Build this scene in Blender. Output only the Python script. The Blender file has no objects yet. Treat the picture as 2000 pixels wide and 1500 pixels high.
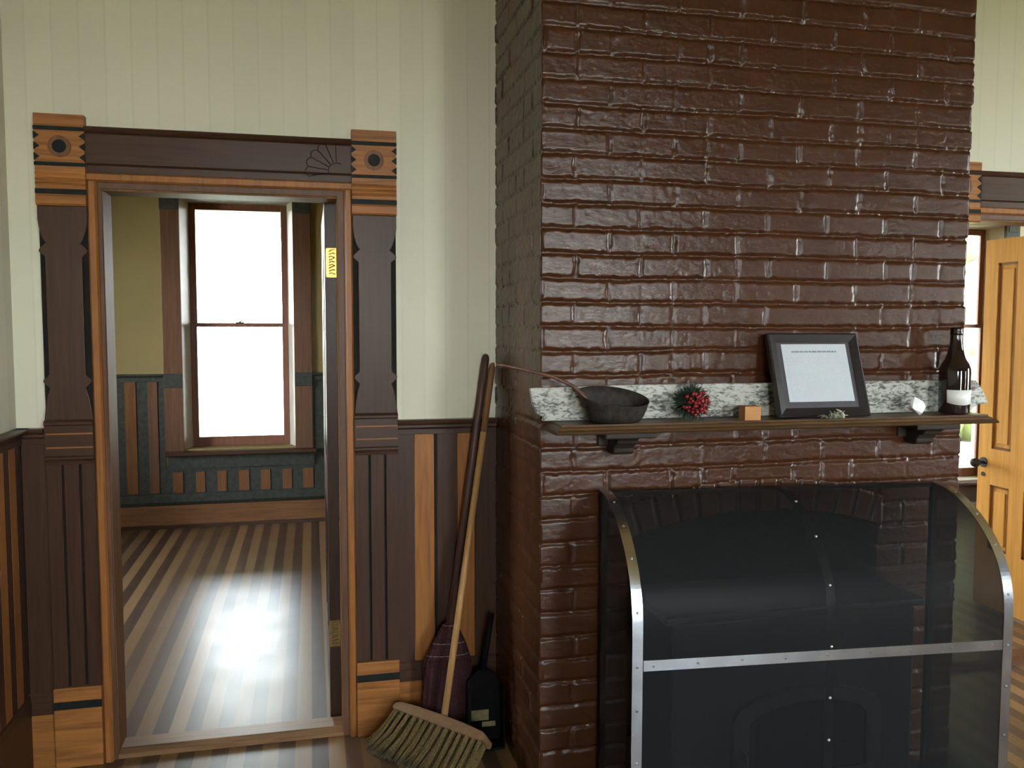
import bpy, math, random
import numpy as np
from mathutils import Vector, Matrix

random.seed(7)
sc = bpy.context.scene
COL = sc.collection

# ---------------------------------------------------------------- helpers
class MB:
    """collects quads / tubes / boxes into ONE mesh"""
    def __init__(s): s.v = []; s.f = []; s.m = []; s.sm = []
    def add(s, vs, fs, m=0, smooth=False):
        o = len(s.v); s.v += [tuple(p) for p in vs]
        for f in fs:
            s.f.append(tuple(i + o for i in f)); s.m.append(m); s.sm.append(smooth)
        return s
    def box(s, x0, x1, y0, y1, z0, z1, m=0):
        v = [(x0,y0,z0),(x1,y0,z0),(x1,y1,z0),(x0,y1,z0),(x0,y0,z1),(x1,y0,z1),(x1,y1,z1),(x0,y1,z1)]
        f = [(0,3,2,1),(4,5,6,7),(0,1,5,4),(1,2,6,5),(2,3,7,6),(3,0,4,7)]
        return s.add(v, f, m)
    def prism(s, pts, axis, a, b, m=0, smooth=False):
        """extrude a 2D outline; axis 'y': pts are (x,z); 'x': (y,z); 'z': (x,y)"""
        n = len(pts)
        def mk(p, t):
            return {'y': (p[0], t, p[1]), 'x': (t, p[0], p[1]), 'z': (p[0], p[1], t)}[axis]
        v = [mk(p, a) for p in pts] + [mk(p, b) for p in pts]
        area = sum(pts[i][0]*pts[(i+1) % n][1] - pts[(i+1) % n][0]*pts[i][1] for i in range(n))
        flip = (area > 0) != (axis == 'y')
        flip = flip if b > a else not flip
        c1 = tuple(range(n)); c2 = tuple(range(2*n-1, n-1, -1))
        sides = [(i, i+n, (i+1) % n + n, (i+1) % n) for i in range(n)]
        if flip: fs_c = [tuple(reversed(c1)), tuple(reversed(c2))]; fs_s = [tuple(reversed(q)) for q in sides]
        else: fs_c = [c1, c2]; fs_s = sides
        o = len(s.v); s.add(v, fs_c, m)
        for f in fs_s: s.f.append(tuple(i+o for i in f)); s.m.append(m); s.sm.append(smooth)
        return s
    def tube(s, path, r, n=10, m=0, cap=True, smooth=True):
        P = [Vector(p) for p in path]; k = len(P)
        R = r if isinstance(r, (list, tuple)) else [r]*k
        vs = []; ref = None
        for i in range(k):
            t = (P[min(i+1, k-1)] - P[max(i-1, 0)]).normalized()
            if ref is None:
                ref = Vector((0,0,1)) if abs(t.z) < .9 else Vector((1,0,0))
            a = (ref - t*ref.dot(t)).normalized(); b = t.cross(a); ref = a
            for j in range(n):
                w = 2*math.pi*j/n
                vs.append(P[i] + (a*math.cos(w) + b*math.sin(w))*R[i])
        fs = [(i*n+j, i*n+(j+1) % n, (i+1)*n+(j+1) % n, (i+1)*n+j) for i in range(k-1) for j in range(n)]
        s.add(vs, fs, m, smooth)
        if cap:
            o = len(s.v) - k*n
            s.f.append(tuple(o+j for j in reversed(range(n)))); s.m.append(m); s.sm.append(False)
            s.f.append(tuple(o+(k-1)*n+j for j in range(n))); s.m.append(m); s.sm.append(False)
        return s
    def lathe(s, prof, c=(0,0,0), n=32, m=0, sx=1, sy=1):
        vs = []
        for r, z in prof:
            for j in range(n):
                w = 2*math.pi*j/n
                vs.append((c[0]+r*math.cos(w)*sx, c[1]+r*math.sin(w)*sy, c[2]+z))
        k = len(prof)
        fs = [(i*n+j, i*n+(j+1) % n, (i+1)*n+(j+1) % n, (i+1)*n+j) for i in range(k-1) for j in range(n)]
        return s.add(vs, fs, m, True)
    def disc(s, c, r, axis='y', t=.003, n=24, m=0):
        pts = [(r*math.cos(2*math.pi*i/n), r*math.sin(2*math.pi*i/n)) for i in range(n)]
        if axis == 'y': return s.prism([(c[0]+a, c[2]+b) for a, b in pts], 'y', c[1]-t, c[1], m)
        if axis == 'x': return s.prism([(c[1]+a, c[2]+b) for a, b in pts], 'x', c[0]-t, c[0], m)
        return s.prism([(c[0]+a, c[1]+b) for a, b in pts], 'z', c[2], c[2]+t, m)
    def ball(s, c, r, n=8, k=6, m=0):
        pr = [(max(r*math.sin(math.pi*i/k), 1e-5), -r*math.cos(math.pi*i/k)) for i in range(k+1)]
        return s.lathe(pr, c, n, m)
    def build(s, name, mat, parent=None, bevel=0, local=False, seg=2):
        me = bpy.data.meshes.new(name)
        off = Vector((0,0,0))
        if parent is not None and not local:
            p = parent
            while p is not None: off += p.location; p = p.parent
        me.from_pydata([(a-off.x, b-off.y, c-off.z) for a, b, c in s.v], [], s.f)
        mats = mat if isinstance(mat, (list, tuple)) else [mat]
        for q in mats: me.materials.append(q)
        me.polygons.foreach_set('material_index', s.m)
        me.polygons.foreach_set('use_smooth', s.sm)
        me.update()
        o = bpy.data.objects.new(name, me); COL.objects.link(o)
        if parent is not None: o.parent = parent
        if bevel:
            b = o.modifiers.new('edge', 'BEVEL'); b.width = bevel; b.segments = seg
            b.limit_method = 'ANGLE'; b.angle_limit = math.radians(40)
        return o

def thing(name, label, cat, loc=(0,0,0), rz=0, group=None, kind=None):
    o = bpy.data.objects.new(name, None); COL.objects.link(o)
    o.empty_display_size = .05
    o.location = loc; o.rotation_euler = (0,0,rz)
    return tag(o, label, cat, group, kind)
def tag(o, label=None, cat=None, group=None, kind=None):
    if label: o['label'] = label
    if cat: o['category'] = cat
    if group: o['group'] = group
    if kind: o['kind'] = kind
    return o
def struct(name, mb, mat, **k):
    o = mb.build(name, mat, **k); o['kind'] = 'structure'; return o
def sroot(name, loc=(0,0,0), rz=0):
    o = bpy.data.objects.new(name, None); COL.objects.link(o)
    o.empty_display_size = .05
    o.location = loc; o.rotation_euler = (0,0,rz); o['kind'] = 'structure'; return o

# ---------------------------------------------------------------- materials
def newmat(name):
    m = bpy.data.materials.new(name); m.use_nodes = True
    nt = m.node_tree; b = nt.nodes['Principled BSDF']
    return m, nt, b
def N(nt, t, **k):
    n = nt.nodes.new(t)
    for a, v in k.items():
        if a in n.inputs.keys(): n.inputs[a].default_value = v
        else: setattr(n, a, v)
    return n
def ramp(nt, stops, fac):
    r = nt.nodes.new('ShaderNodeValToRGB'); e = r.color_ramp.elements
    while len(e) < len(stops): e.new(.5)
    for i, (p, c) in enumerate(stops): e[i].position = p; e[i].color = (*c, 1)
    nt.links.new(fac, r.inputs['Fac']); return r.outputs['Color']
def coords(nt, scale=(1,1,1), kind='Object'):
    tc = nt.nodes.new('ShaderNodeTexCoord'); mp = nt.nodes.new('ShaderNodeMapping')
    mp.inputs['Scale'].default_value = scale
    nt.links.new(tc.outputs[kind], mp.inputs['Vector']); return mp.outputs['Vector']
def noise(nt, vec, scale, detail=4, rough=.55, dist=0):
    n = N(nt, 'ShaderNodeTexNoise'); n.inputs['Scale'].default_value = scale
    n.inputs['Detail'].default_value = detail; n.inputs['Roughness'].default_value = rough
    n.inputs['Distortion'].default_value = dist
    nt.links.new(vec, n.inputs['Vector']); return n.outputs['Fac']
def bump(nt, b, h, strength=.3, dist=.002):
    u = N(nt, 'ShaderNodeBump'); u.inputs['Strength'].default_value = strength
    u.inputs['Distance'].default_value = dist
    nt.links.new(h, u.inputs['Height']); nt.links.new(u.outputs['Normal'], b.inputs['Normal'])
def math_(nt, op, a, b=None):
    n = nt.nodes.new('ShaderNodeMath'); n.operation = op
    for i, x in enumerate((a, b)):
        if x is None: continue
        if isinstance(x, (int, float)): n.inputs[i].default_value = x
        else: nt.links.new(x, n.inputs[i])
    return n.outputs[0]
def mul(c, k): return tuple(x*k for x in c)

def wood(name, col, axis='z', contrast=.45, rough=.38, grain=1.0, coat=.0, spec=.2):
    """varnished wood, grain runs along axis"""
    m, nt, b = newmat(name)
    sl, sw = 2.2*grain, 38*grain
    scl = {'x': (sl, sw, sw), 'y': (sw, sl, sw), 'z': (sw, sw, sl)}[axis]
    v = coords(nt, scl)
    f1 = noise(nt, v, 1.0, 5, .6, 1.2)
    v2 = coords(nt, mul(scl, 3.1)); f2 = noise(nt, v2, 1.0, 3, .6)
    f = math_(nt, 'ADD', math_(nt, 'MULTIPLY', f1, .75), math_(nt, 'MULTIPLY', f2, .25))
    d = mul(col, 1-contrast); l = mul(col, 1+contrast*.8)
    c = ramp(nt, [(.3, d), (.5, col), (.7, l)], f)
    nt.links.new(c, b.inputs['Base Color'])
    r = N(nt, 'ShaderNodeMapRange'); r.inputs[3].default_value = rough-.06; r.inputs[4].default_value = rough+.1
    nt.links.new(f, r.inputs[0]); nt.links.new(r.outputs[0], b.inputs['Roughness'])
    b.inputs['Specular IOR Level'].default_value = spec
    b.inputs['Coat Weight'].default_value = coat; b.inputs['Coat Roughness'].default_value = .15
    bump(nt, b, f2, .12, .001)
    return m
def plain(name, col, rough=.5, metal=0, spec=.5, var=.15, nscale=30, bmp=0, coat=0):
    m, nt, b = newmat(name)
    v = coords(nt); f = noise(nt, v, nscale, 4)
    c = ramp(nt, [(.3, mul(col, 1-var)), (.7, mul(col, 1+var))], f)
    nt.links.new(c, b.inputs['Base Color'])
    b.inputs['Roughness'].default_value = rough; b.inputs['Metallic'].default_value = metal
    b.inputs['Specular IOR Level'].default_value = spec; b.inputs['Coat Weight'].default_value = coat
    if bmp: bump(nt, b, f, bmp, .003)
    return m

def plankwall(name, col, axis=0, pitch=.083, rough=.5):
    """painted vertical boards: fine joint lines"""
    m, nt, b = newmat(name)
    tc = nt.nodes.new('ShaderNodeTexCoord'); sp = nt.nodes.new('ShaderNodeSeparateXYZ')
    nt.links.new(tc.outputs['Object'], sp.inputs[0])
    u = math_(nt, 'FRACT', math_(nt, 'MULTIPLY', sp.outputs[axis], 1/pitch))
    d = math_(nt, 'ABSOLUTE', math_(nt, 'SUBTRACT', u, .5))
    g = N(nt, 'ShaderNodeMapRange'); g.inputs[1].default_value = .44; g.inputs[2].default_value = .5
    g.inputs[3].default_value = 1; g.inputs[4].default_value = 0
    nt.links.new(d, g.inputs[0])
    brd = N(nt, 'ShaderNodeTexWhiteNoise', noise_dimensions='1D')
    nt.links.new(math_(nt, 'FLOOR', math_(nt, 'MULTIPLY', sp.outputs[axis], 1/pitch)), brd.inputs['W'])
    n1 = noise(nt, tc.outputs['Object'], 2.2, 3)
    f = math_(nt, 'ADD', math_(nt, 'MULTIPLY', brd.outputs['Value'], .35), math_(nt, 'MULTIPLY', n1, .65))
    c = ramp(nt, [(.2, mul(col, .94)), (.8, mul(col, 1.05))], f)
    mx = N(nt, 'ShaderNodeMix', data_type='RGBA'); mx.inputs[6].default_value = (*mul(col, .92), 1)
    nt.links.new(c, mx.inputs[7]); nt.links.new(g.outputs[0], mx.inputs[0])
    nt.links.new(mx.outputs[2], b.inputs['Base Color'])
    b.inputs['Roughness'].default_value = rough; b.inputs['Specular IOR Level'].default_value = .35
    bump(nt, b, g.outputs[0], .10, .0015)
    return m

def stripefloor(name, light, dark):
    m, nt, b = newmat(name)
    tc = nt.nodes.new('ShaderNodeTexCoord'); sp = nt.nodes.new('ShaderNodeSeparateXYZ')
    nt.links.new(tc.outputs['Object'], sp.inputs[0])
    per = .118
    w = noise(nt, coords(nt, (1, .6, 1)), 1.3, 2)
    xx = math_(nt, 'ADD', sp.outputs[0], math_(nt, 'MULTIPLY', math_(nt, 'SUBTRACT', w, .5), .006))
    u = math_(nt, 'FRACT', math_(nt, 'ADD', math_(nt, 'MULTIPLY', xx, 1/per), .045/per+.25))
    st = N(nt, 'ShaderNodeMapRange'); st.inputs[1].default_value = .48; st.inputs[2].default_value = .52
    st.inputs[3].default_value = 1; st.inputs[4].default_value = 0; nt.links.new(u, st.inputs[0])
    bid = N(nt, 'ShaderNodeTexWhiteNoise', noise_dimensions='1D')
    nt.links.new(math_(nt, 'FLOOR', math_(nt, 'ADD', math_(nt, 'MULTIPLY', xx, 2/per), .09/per+.5)), bid.inputs['W'])
    gr = noise(nt, coords(nt, (60, 2.5, 60)), 1, 4, .6, .6)
    tone = math_(nt, 'ADD', math_(nt, 'MULTIPLY', bid.outputs['Value'], .5), math_(nt, 'MULTIPLY', gr, .5))
    cl = ramp(nt, [(.2, mul(light, .72)), (.8, mul(light, 1.22))], tone)
    cd = ramp(nt, [(.2, mul(dark, .7)), (.8, mul(dark, 1.3))], tone)
    mx = N(nt, 'ShaderNodeMix', data_type='RGBA')
    nt.links.new(st.outputs[0], mx.inputs[0]); nt.links.new(cd, mx.inputs[6]); nt.links.new(cl, mx.inputs[7])
    # scuffs and small dark nicks
    sc_ = noise(nt, tc.outputs['Object'], 34, 3, .65)
    nk = N(nt, 'ShaderNodeMapRange'); nk.inputs[1].default_value = .70; nk.inputs[2].default_value = .76
    nt.links.new(sc_, nk.inputs[0])
    mx2 = N(nt, 'ShaderNodeMix', data_type='RGBA'); mx2.inputs[7].default_value = (.03, .025, .02, 1)
    nt.links.new(nk.outputs[0], mx2.inputs[0]); nt.links.new(mx.outputs[2], mx2.inputs[6])
    nt.links.new(mx2.outputs[2], b.inputs['Base Color'])
    rr = N(nt, 'ShaderNodeMapRange'); rr.inputs[3].default_value = FLOOR_R-.06; rr.inputs[4].default_value = FLOOR_R+.10
    nt.links.new(noise(nt, tc.outputs['Object'], 5, 4, .6), rr.inputs[0])
    nt.links.new(rr.outputs[0], b.inputs['Roughness'])
    b.inputs['Specular IOR Level'].default_value = FLOOR_S
    bump(nt, b, noise(nt, coords(nt, (40, 12, 40)), 1, 3), .10, .002)
    return m
FLOOR_R, FLOOR_S = .33, .27

M = {}
M['cream'] = plankwall('cream_boards', (.69, .665, .52))
M['cream_y'] = plankwall('cream_boards_side', (.69, .665, .52), axis=1)
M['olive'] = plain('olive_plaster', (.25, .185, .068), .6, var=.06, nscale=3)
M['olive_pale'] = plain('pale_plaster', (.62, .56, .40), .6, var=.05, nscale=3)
M['oak'] = wood('golden_oak', (.30, .120, .034), 'z', .35, .36)
M['jambwood'] = wood('jamb_wood', (.20, .10, .045), 'z', .3, .5, spec=.06)
M['oak_x'] = wood('golden_oak_rail', (.30, .120, .034), 'x', .35, .36)
M['oak_block'] = wood('oak_block', (.31, .125, .036), 'x', .55, .40, grain=.8)
M['walnut'] = wood('dark_walnut', (.056, .027, .016), 'z', .3, .34)
M['walnut_x'] = wood('dark_walnut_rail', (.056, .027, .016), 'x', .3, .34)
M['walnut_y'] = wood('dark_walnut_side', (.056, .027, .016), 'y', .3, .34)
M['deep'] = plain('dark_groove', (.014, .013, .011), .6, 0, .08, var=.2)  # near-black colour for grooves, casing ground and carved lines
M['black_paint'] = plain('black_stripe_paint', (.017, .019, .018), .5, 0, .08, var=.2)
M['panelling'] = plankwall('dark_panelling', (.10, .055, .028), pitch=.1)  # finish invented for the unseen walls, dark to deepen the brick reflections
M['teal'] = plain('dark_green_paint', (.050, .052, .044), .5, 0, .12, var=.2)  # dark green paint, lightened to carry the lens flare over it
M['redbrown'] = wood('red_brown_board', (.17, .075, .032), 'z', .35, .40)
M['brown'] = wood('mid_brown_board', (.13, .065, .038), 'z', .35, .42)
M['oak_far'] = wood('oak_baseboard', (.20, .09, .04), 'x', .4, .45)
M['sash'] = wood('sash_wood', (.20, .085, .055), 'z', .3, .4)
M['jamb'] = plain('lit_pale_jamb', (.55, .50, .42), .35, var=.1, nscale=8)  # pale colour stands for daylight on the splayed window jambs
M['ceil'] = plankwall('wood_ceiling', (.60, .42, .17), axis=0, pitch=.09, rough=.45)
M['floor'] = stripefloor('striped_floor', (.22, .128, .058), (.088, .050, .030))
M['golden_door'] = wood('shellac_door', (.60, .30, .075), 'z', .25, .22, grain=.7, coat=.3)
M['golden_groove'] = wood('shellac_moulding', (.17, .065, .02), 'z', .25, .3)
M['thresh'] = wood('worn_threshold', (.25, .14, .07), 'x', .4, .40)
M['thresh_shaded'] = wood('shaded_threshold', (.10, .045, .025), 'x', .3, .4)  # same kind of threshold, its shade put into a darker colour
M['brass'] = plain('old_brass', (.85, .50, .14), .28, 1, var=.25, nscale=160, bmp=.5)
M['brass_dull'] = plain('dull_brass', (.26, .17, .07), .45, .8, var=.3, nscale=160, bmp=.4)  # darker, duller copy of the brass for the lower hinge
M['leaf'] = plain('sunlit_leaves', (.085, .10, .045), .7, 0, .2, var=.4, nscale=4)
M['iron'] = plain('rusted_iron', (.024, .019, .016), .6, 0, .2, var=.5, nscale=60, bmp=.35)
M['rust'] = plain('rusty_rod', (.10, .045, .030), .55, .3, var=.4, nscale=50)
M['castiron'] = plain('cast_iron', (.012, .014, .016), .45, 0, var=.3, nscale=40, bmp=.1)
M['castiron_edge'] = plain('cast_iron_door_frame', (.035, .040, .044), .40, .3, var=.2, nscale=40)
M['soot'] = plain('sooty_lining', (.010, .009, .008), .9, var=.4)
M['stoveglass'] = plain('stove_glass', (.006, .006, .006), .08, var=.1)
M['mantel'] = wood('mantel_wood', (.082, .045, .021), 'x', .35, .32, spec=.3)
M['bracket'] = plain('bracket_paint', (.030, .022, .017), .4, 0, .15, var=.2)
M['alu'] = plain('aluminium_strip', (.62, .65, .70), .26, 1, var=.18, nscale=14, bmp=.05)
M['rivet'] = plain('rivet_steel', (.30, .30, .30), .35, 1)
M['rivet_light'] = plain('rivet_pale', (.80, .78, .72), .3, 1)
M['dark_strip'] = plain('dimmed_strip', (.030, .030, .030), .4, .5)  # rib and posts: dimming by the mesh is put into the colour
M['frame_black'] = wood('black_frame', (.022, .018, .018), 'x', .3, .32)
M['mat_board'] = plain('navy_mat', (.040, .036, .046), .6, var=.1)
M['paper'] = plain('white_paper', (.46, .50, .545), .6, var=.02)
M['ink'] = plain('printed_ink', (.20, .21, .24), .7, var=.1)
M['ink_faint'] = plain('faint_small_print', (.50, .55, .59), .7, var=.05)
M['cubewood'] = wood('raw_pine', (.44, .215, .085), 'x', .2, .55)
M['needle'] = plain('evergreen_needles', (.022, .045, .024), .6, var=.5, nscale=90)
M['berry'] = plain('red_berry', (.17, .010, .012), .35, 0, .35, var=.5, nscale=70)
M['quartz'] = plain('white_quartz', (.78, .77, .78), .3, var=.1, nscale=40)
M['lichen'] = plain('grey_green_lichen', (.16, .165, .125), .8, var=.4, nscale=120, bmp=.6)
M['shell'] = plain('pale_twig', (.40, .40, .33), .7, var=.2)
M['label'] = plain('blank_paper_label', (.74, .74, .72), .6, var=.03)
M['handle_dark'] = wood('dark_broom_handle', (.075, .040, .030), 'z', .3, .35)
M['handle_pale'] = wood('pale_broom_handle', (.42, .235, .095), 'z', .25, .35)
M['handle_brown'] = wood('brown_broom_handle', (.20, .10, .045), 'z', .25, .35)
M['bristle'] = plain('pale_bristles', (.17, .120, .052), .7, 0, .1, var=.45, nscale=140)
M['bristle_tip'] = plain('grey_bristle_tips', (.11, .088, .058), .8, 0, .1, var=.4, nscale=140)
M['blockwood'] = wood('broom_block_wood', (.17, .095, .047), 'x', .3, .5)
M['corn'] = plain('maroon_broomcorn', (.040, .014, .015), .65, 0, .12, var=.5, nscale=120)
M['stitch'] = plain('pale_stitching', (.20, .14, .15), .6)
M['wire'] = plain('tin_band', (.35, .35, .35), .3, .9)
M['blackplastic'] = plain('black_plastic', (.006, .006, .006), .5, 0, .08, var=.2)
M['tagcard'] = plain('worn_label', (.20, .165, .07), .6, var=.3, nscale=60)
M['hearth'] = plain('dark_hearth_slab', (.022, .020, .020), .45, var=.3, nscale=12)
M['gravel'] = plain('pale_ground', (.055, .06, .045), .9, var=.15, nscale=3)
M['canopy'] = plain('canopy_boards', (.20, .19, .17), .7)
M['ext'] = plain('outer_boards', (.45, .42, .36), .7)

def glass_pane():
    m, nt, b = newmat('window_glass')
    nt.nodes.remove(b)
    t = N(nt, 'ShaderNodeBsdfTransparent'); t.inputs[0].default_value = (.94, .96, .95, 1)
    g = N(nt, 'ShaderNodeBsdfGlossy'); g.inputs['Roughness'].default_value = .03
    fr = N(nt, 'ShaderNodeFresnel'); fr.inputs['IOR'].default_value = 1.45
    mx = N(nt, 'ShaderNodeMixShader')
    nt.links.new(fr.outputs[0], mx.inputs[0]); nt.links.new(t.outputs[0], mx.inputs[1]); nt.links.new(g.outputs[0], mx.inputs[2])
    nt.links.new(mx.outputs[0], nt.nodes['Material Output'].inputs['Surface'])
    return m
M['glass'] = glass_pane()

def wire_mesh():
    """woven black spark-guard wire: the open share of the weave lets the view through"""
    m, nt, b = newmat('woven_wire')
    v = coords(nt)
    n = noise(nt, v, 6, 3)
    b.inputs['Base Color'].default_value = (.016, .017, .018, 1)
    b.inputs['Roughness'].default_value = .38; b.inputs['Specular IOR Level'].default_value = .07
    t = N(nt, 'ShaderNodeBsdfTransparent')
    mx = N(nt, 'ShaderNodeMixShader')
    r = N(nt, 'ShaderNodeMapRange'); r.inputs[3].default_value = .27; r.inputs[4].default_value = .33
    nt.links.new(n, r.inputs[0]); nt.links.new(r.outputs[0], mx.inputs[0])
    nt.links.new(b.outputs[0], mx.inputs[1]); nt.links.new(t.outputs[0], mx.inputs[2])
    nt.links.new(mx.outputs[0], nt.nodes['Material Output'].inputs['Surface'])
    return m
M['mesh'] = wire_mesh()

def brick_paint():
    m, nt, b = newmat('painted_brick')
    v = coords(nt)
    f = noise(nt, v, 7, 4)
    c = ramp(nt, [(.3, (.046, .0155, .0062)), (.7, (.058, .020, .0082))], f)
    nt.links.new(c, b.inputs['Base Color'])
    rr = N(nt, 'ShaderNodeMapRange'); rr.inputs[3].default_value = .20; rr.inputs[4].default_value = .30
    nt.links.new(noise(nt, v, 22, 3), rr.inputs[0]); nt.links.new(rr.outputs[0], b.inputs['Roughness'])
    b.inputs['Specular IOR Level'].default_value = .29
    h1 = noise(nt, coords(nt, (45, 45, 120)), 1, 5, .7, .9); h2 = noise(nt, v, 150, 3, .6)
    bump(nt, b, math_(nt, 'ADD', math_(nt, 'MULTIPLY', h1, .7), math_(nt, 'MULTIPLY', h2, .3)), .30, .003)
    return m
M['brick'] = brick_paint()

def bark():
    """white plank flecked with dark streaks"""
    m, nt, b = newmat('white_flecked_plank')
    n1 = noise(nt, coords(nt, (48, 80, 125)), 1, 4, .6, .7)
    n2 = noise(nt, coords(nt, (7, 20, 20)), 1, 3)
    f = math_(nt, 'ADD', math_(nt, 'MULTIPLY', n1, .66), math_(nt, 'MULTIPLY', n2, .34))
    c = ramp(nt, [(.36, (.045, .046, .042)), (.44, (.12, .12, .11)), (.49, (.30, .30, .275)), (.54, (.46, .46, .42)), (.7, (.52, .52, .48))], f)
    nt.links.new(c, b.inputs['Base Color']); b.inputs['Roughness'].default_value = .6
    bump(nt, b, f, .3, .003)
    return m
M['bark'] = bark()

def bottle_glass():
    m, nt, b = newmat('brown_bottle_glass')
    b.inputs['Base Color'].default_value = (.020, .011, .009, 1)
    b.inputs['Roughness'].default_value = .06; b.inputs['IOR'].default_value = 1.5
    b.inputs['Transmission Weight'].default_value = .12
    return m
M['bottle'] = bottle_glass()

# ---------------------------------------------------------------- dimensions
WY = 3.22            # room face of the doorway wall
WB = 3.35            # its other face
XL = -.98            # left wall
XR = 7.6             # right wall of the front room
YB = -3.6            # wall behind
H = 3.7
FY, FYB = 6.9, 7.16  # outer wall of the room beyond the left door
GY, GYB = 6.4, 6.64  # outer wall of the room beyond the right door
PX = 1.7             # partition between those two rooms
D1 = (-.692, .105, 2.012)       # left doorway  x0, x1, top
D2 = (2.73, 3.64, 2.012)        # right doorway
W1 = (-.944, -.125, .60, 2.50) # window seen through the left doorway

def wall_holes(name, axis, a0, a1, t0, t1, z0, z1, holes, mats):
    """a wall slab along x (axis 'x') or y with rectangular holes (a0,a1,z0,z1)"""
    mb = MB()
    xs = sorted({a0, a1, *[h[0] for h in holes], *[h[1] for h in holes]})
    for i in range(len(xs)-1):
        l, r = xs[i], xs[i+1]; mid = (l+r)/2
        hs = sorted([h for h in holes if h[0] < mid < h[1]], key=lambda h: h[2])
        z = z0
        spans = []
        for h in hs: spans.append((z, h[2])); z = h[3]
        spans.append((z, z1))
        for p, q in spans:
            if q-p > 1e-4:
                if axis == 'x': mb.box(l, r, t0, t1, p, q)
                else: mb.box(t0, t1, l, r, p, q)
    # second slot on faces looking to +axis normal
    o = struct(name, mb, mats)
    if len(mats) > 1:
        for p in o.data.polygons:
            n = p.normal
            if (axis == 'x' and n.y > .5) or (axis == 'y' and n.x > .5): p.material_index = 1
    return o

BW = [(-.55, .45, 1.3, 2.75), (2.15, 3.05, .70, 2.70), (6.8, 7.5, .70, 2.70)]     # windows behind the viewer; the first is added for fill light
RW = [(-.45, 1.05, .60, 2.75)]                              # window in the right wall
G1 = (5.06, 5.905, .20, 2.42); G2 = (2.15, 3.35, .45, 2.50)
wall_holes('wall_front', 'x', -3.4, XR, WY, WB, 0, H, [(D1[0], D1[1], 0, D1[2]), (D2[0], D2[1], 0, D2[2])], [M['cream'], M['olive']])
wall_holes('wall_left', 'y', YB, WY, XL-.12, XL, 0, H, [], [M['cream_y']])
wall_holes('wall_right', 'y', YB, WY, XR, XR+.2, 0, H, RW, [M['panelling']])
wall_holes('wall_back', 'x', XL-.12, XR+.2, YB-.2, YB, 0, H, BW, [M['panelling']])
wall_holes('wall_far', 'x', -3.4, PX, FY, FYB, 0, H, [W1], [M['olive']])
FW = (4.5, 5.6, .90, 2.55)  # window added out of view to fill the room beyond the left door
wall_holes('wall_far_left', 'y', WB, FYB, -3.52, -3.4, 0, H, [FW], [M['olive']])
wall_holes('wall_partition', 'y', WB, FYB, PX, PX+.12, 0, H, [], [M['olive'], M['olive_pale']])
wall_holes('wall_far_right', 'x', PX+.12, XR, GY, GYB, 0, H, [G1, G2], [M['olive_pale']])
SR = (3.9, 5.9, .70, 2.60)  # window added out of view to brighten the room beyond the right door
wall_holes('wall_side_right', 'y', WB, GYB, XR, XR+.2, 0, H, [SR], [M['olive_pale']])
wall_holes('wall_side_right_front', 'y', WY, WB, XR, XR+.2, 0, H, [], [M['olive_pale']])
struct('floor', MB().box(-3.52, XR+.2, YB-.2, FYB, -.1, 0), M['floor'])
struct('ceiling', MB().box(-3.52, XR+.2, YB-.2, FYB, H, H+.1), M['ceil'])

# ---------------------------------------------------------------- wainscot, rails and skirting on the doorway wall
def wains(name, x0, x1, y, boards, zb=.19, zt=1.145):
    """upright boards of alternating woods; boards = [(x_end, slot)]"""
    mb = MB(); x = x0
    for xe, s in boards:
        mb.box(x, xe-.0015, y-.012, y, zb, zt, s); x = xe
    return mb
slots = [M['walnut'], M['oak'], M['deep'], M['walnut_x'], M['oak_x']]
def dado(name, x0, x1, boards):
    mb = wains(name, x0, x1, WY, boards)
    # moulded cap
    mb.prism([(WY, 1.195), (WY-.045, 1.195), (WY-.05, 1.188), (WY-.045, 1.180), (WY-.030, 1.176), (WY-.032, 1.166), (WY-.022, 1.160), (WY-.022, 1.14), (WY, 1.14)], 'x', x0, x1, 3)
    # base moulding and skirting
    mb.prism([(WY, .268), (WY-.014, .268), (WY-.018, .262), (WY-.018, .240), (WY-.022, .234), (WY-.022, .192), (WY, .192)], 'x', x0, x1, 3)
    mb.box(x0, x1, WY-.020, WY, 0, .192, 4)
    return struct(name, mb, slots, bevel=.0015)
dado('trim_1', .31, .687, [(.374, 0), (.450, 1), (.460, 2), (.538, 0), (.606, 1), (.699, 0)])
dado('trim_2', XL, -.886, [(-.965, 2), (-.886, 0)])
dado('trim_3', 3.86, XR, [(3.95+.08*i, i % 2) for i in range(46)])
# same along the left wall
mb = MB(); y = WY-.012
k = 0
while y > YB+.1:
    w = .062 if k % 2 else .052
    mb.box(XL, XL+.012, y-w, y-.0015, .19, 1.145, (0, 1)[k % 2]); y -= w; k += 1
mb.prism([(XL, 1.195), (XL+.045, 1.195), (XL+.05, 1.188), (XL+.045, 1.180), (XL+.030, 1.176), (XL+.022, 1.160), (XL+.022, 1.14), (XL, 1.14)], 'y', YB, WY, 2)
mb.prism([(XL, .268), (XL+.018, .262), (XL+.022, .234), (XL+.022, .192), (XL, .192)], 'y', YB, WY, 2)
mb.box(XL, XL+.020, YB, WY, 0, .192, 2)
struct('baseboard_left', mb, [M['walnut'], M['oak'], M['walnut_y']], bevel=.0015)

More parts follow.
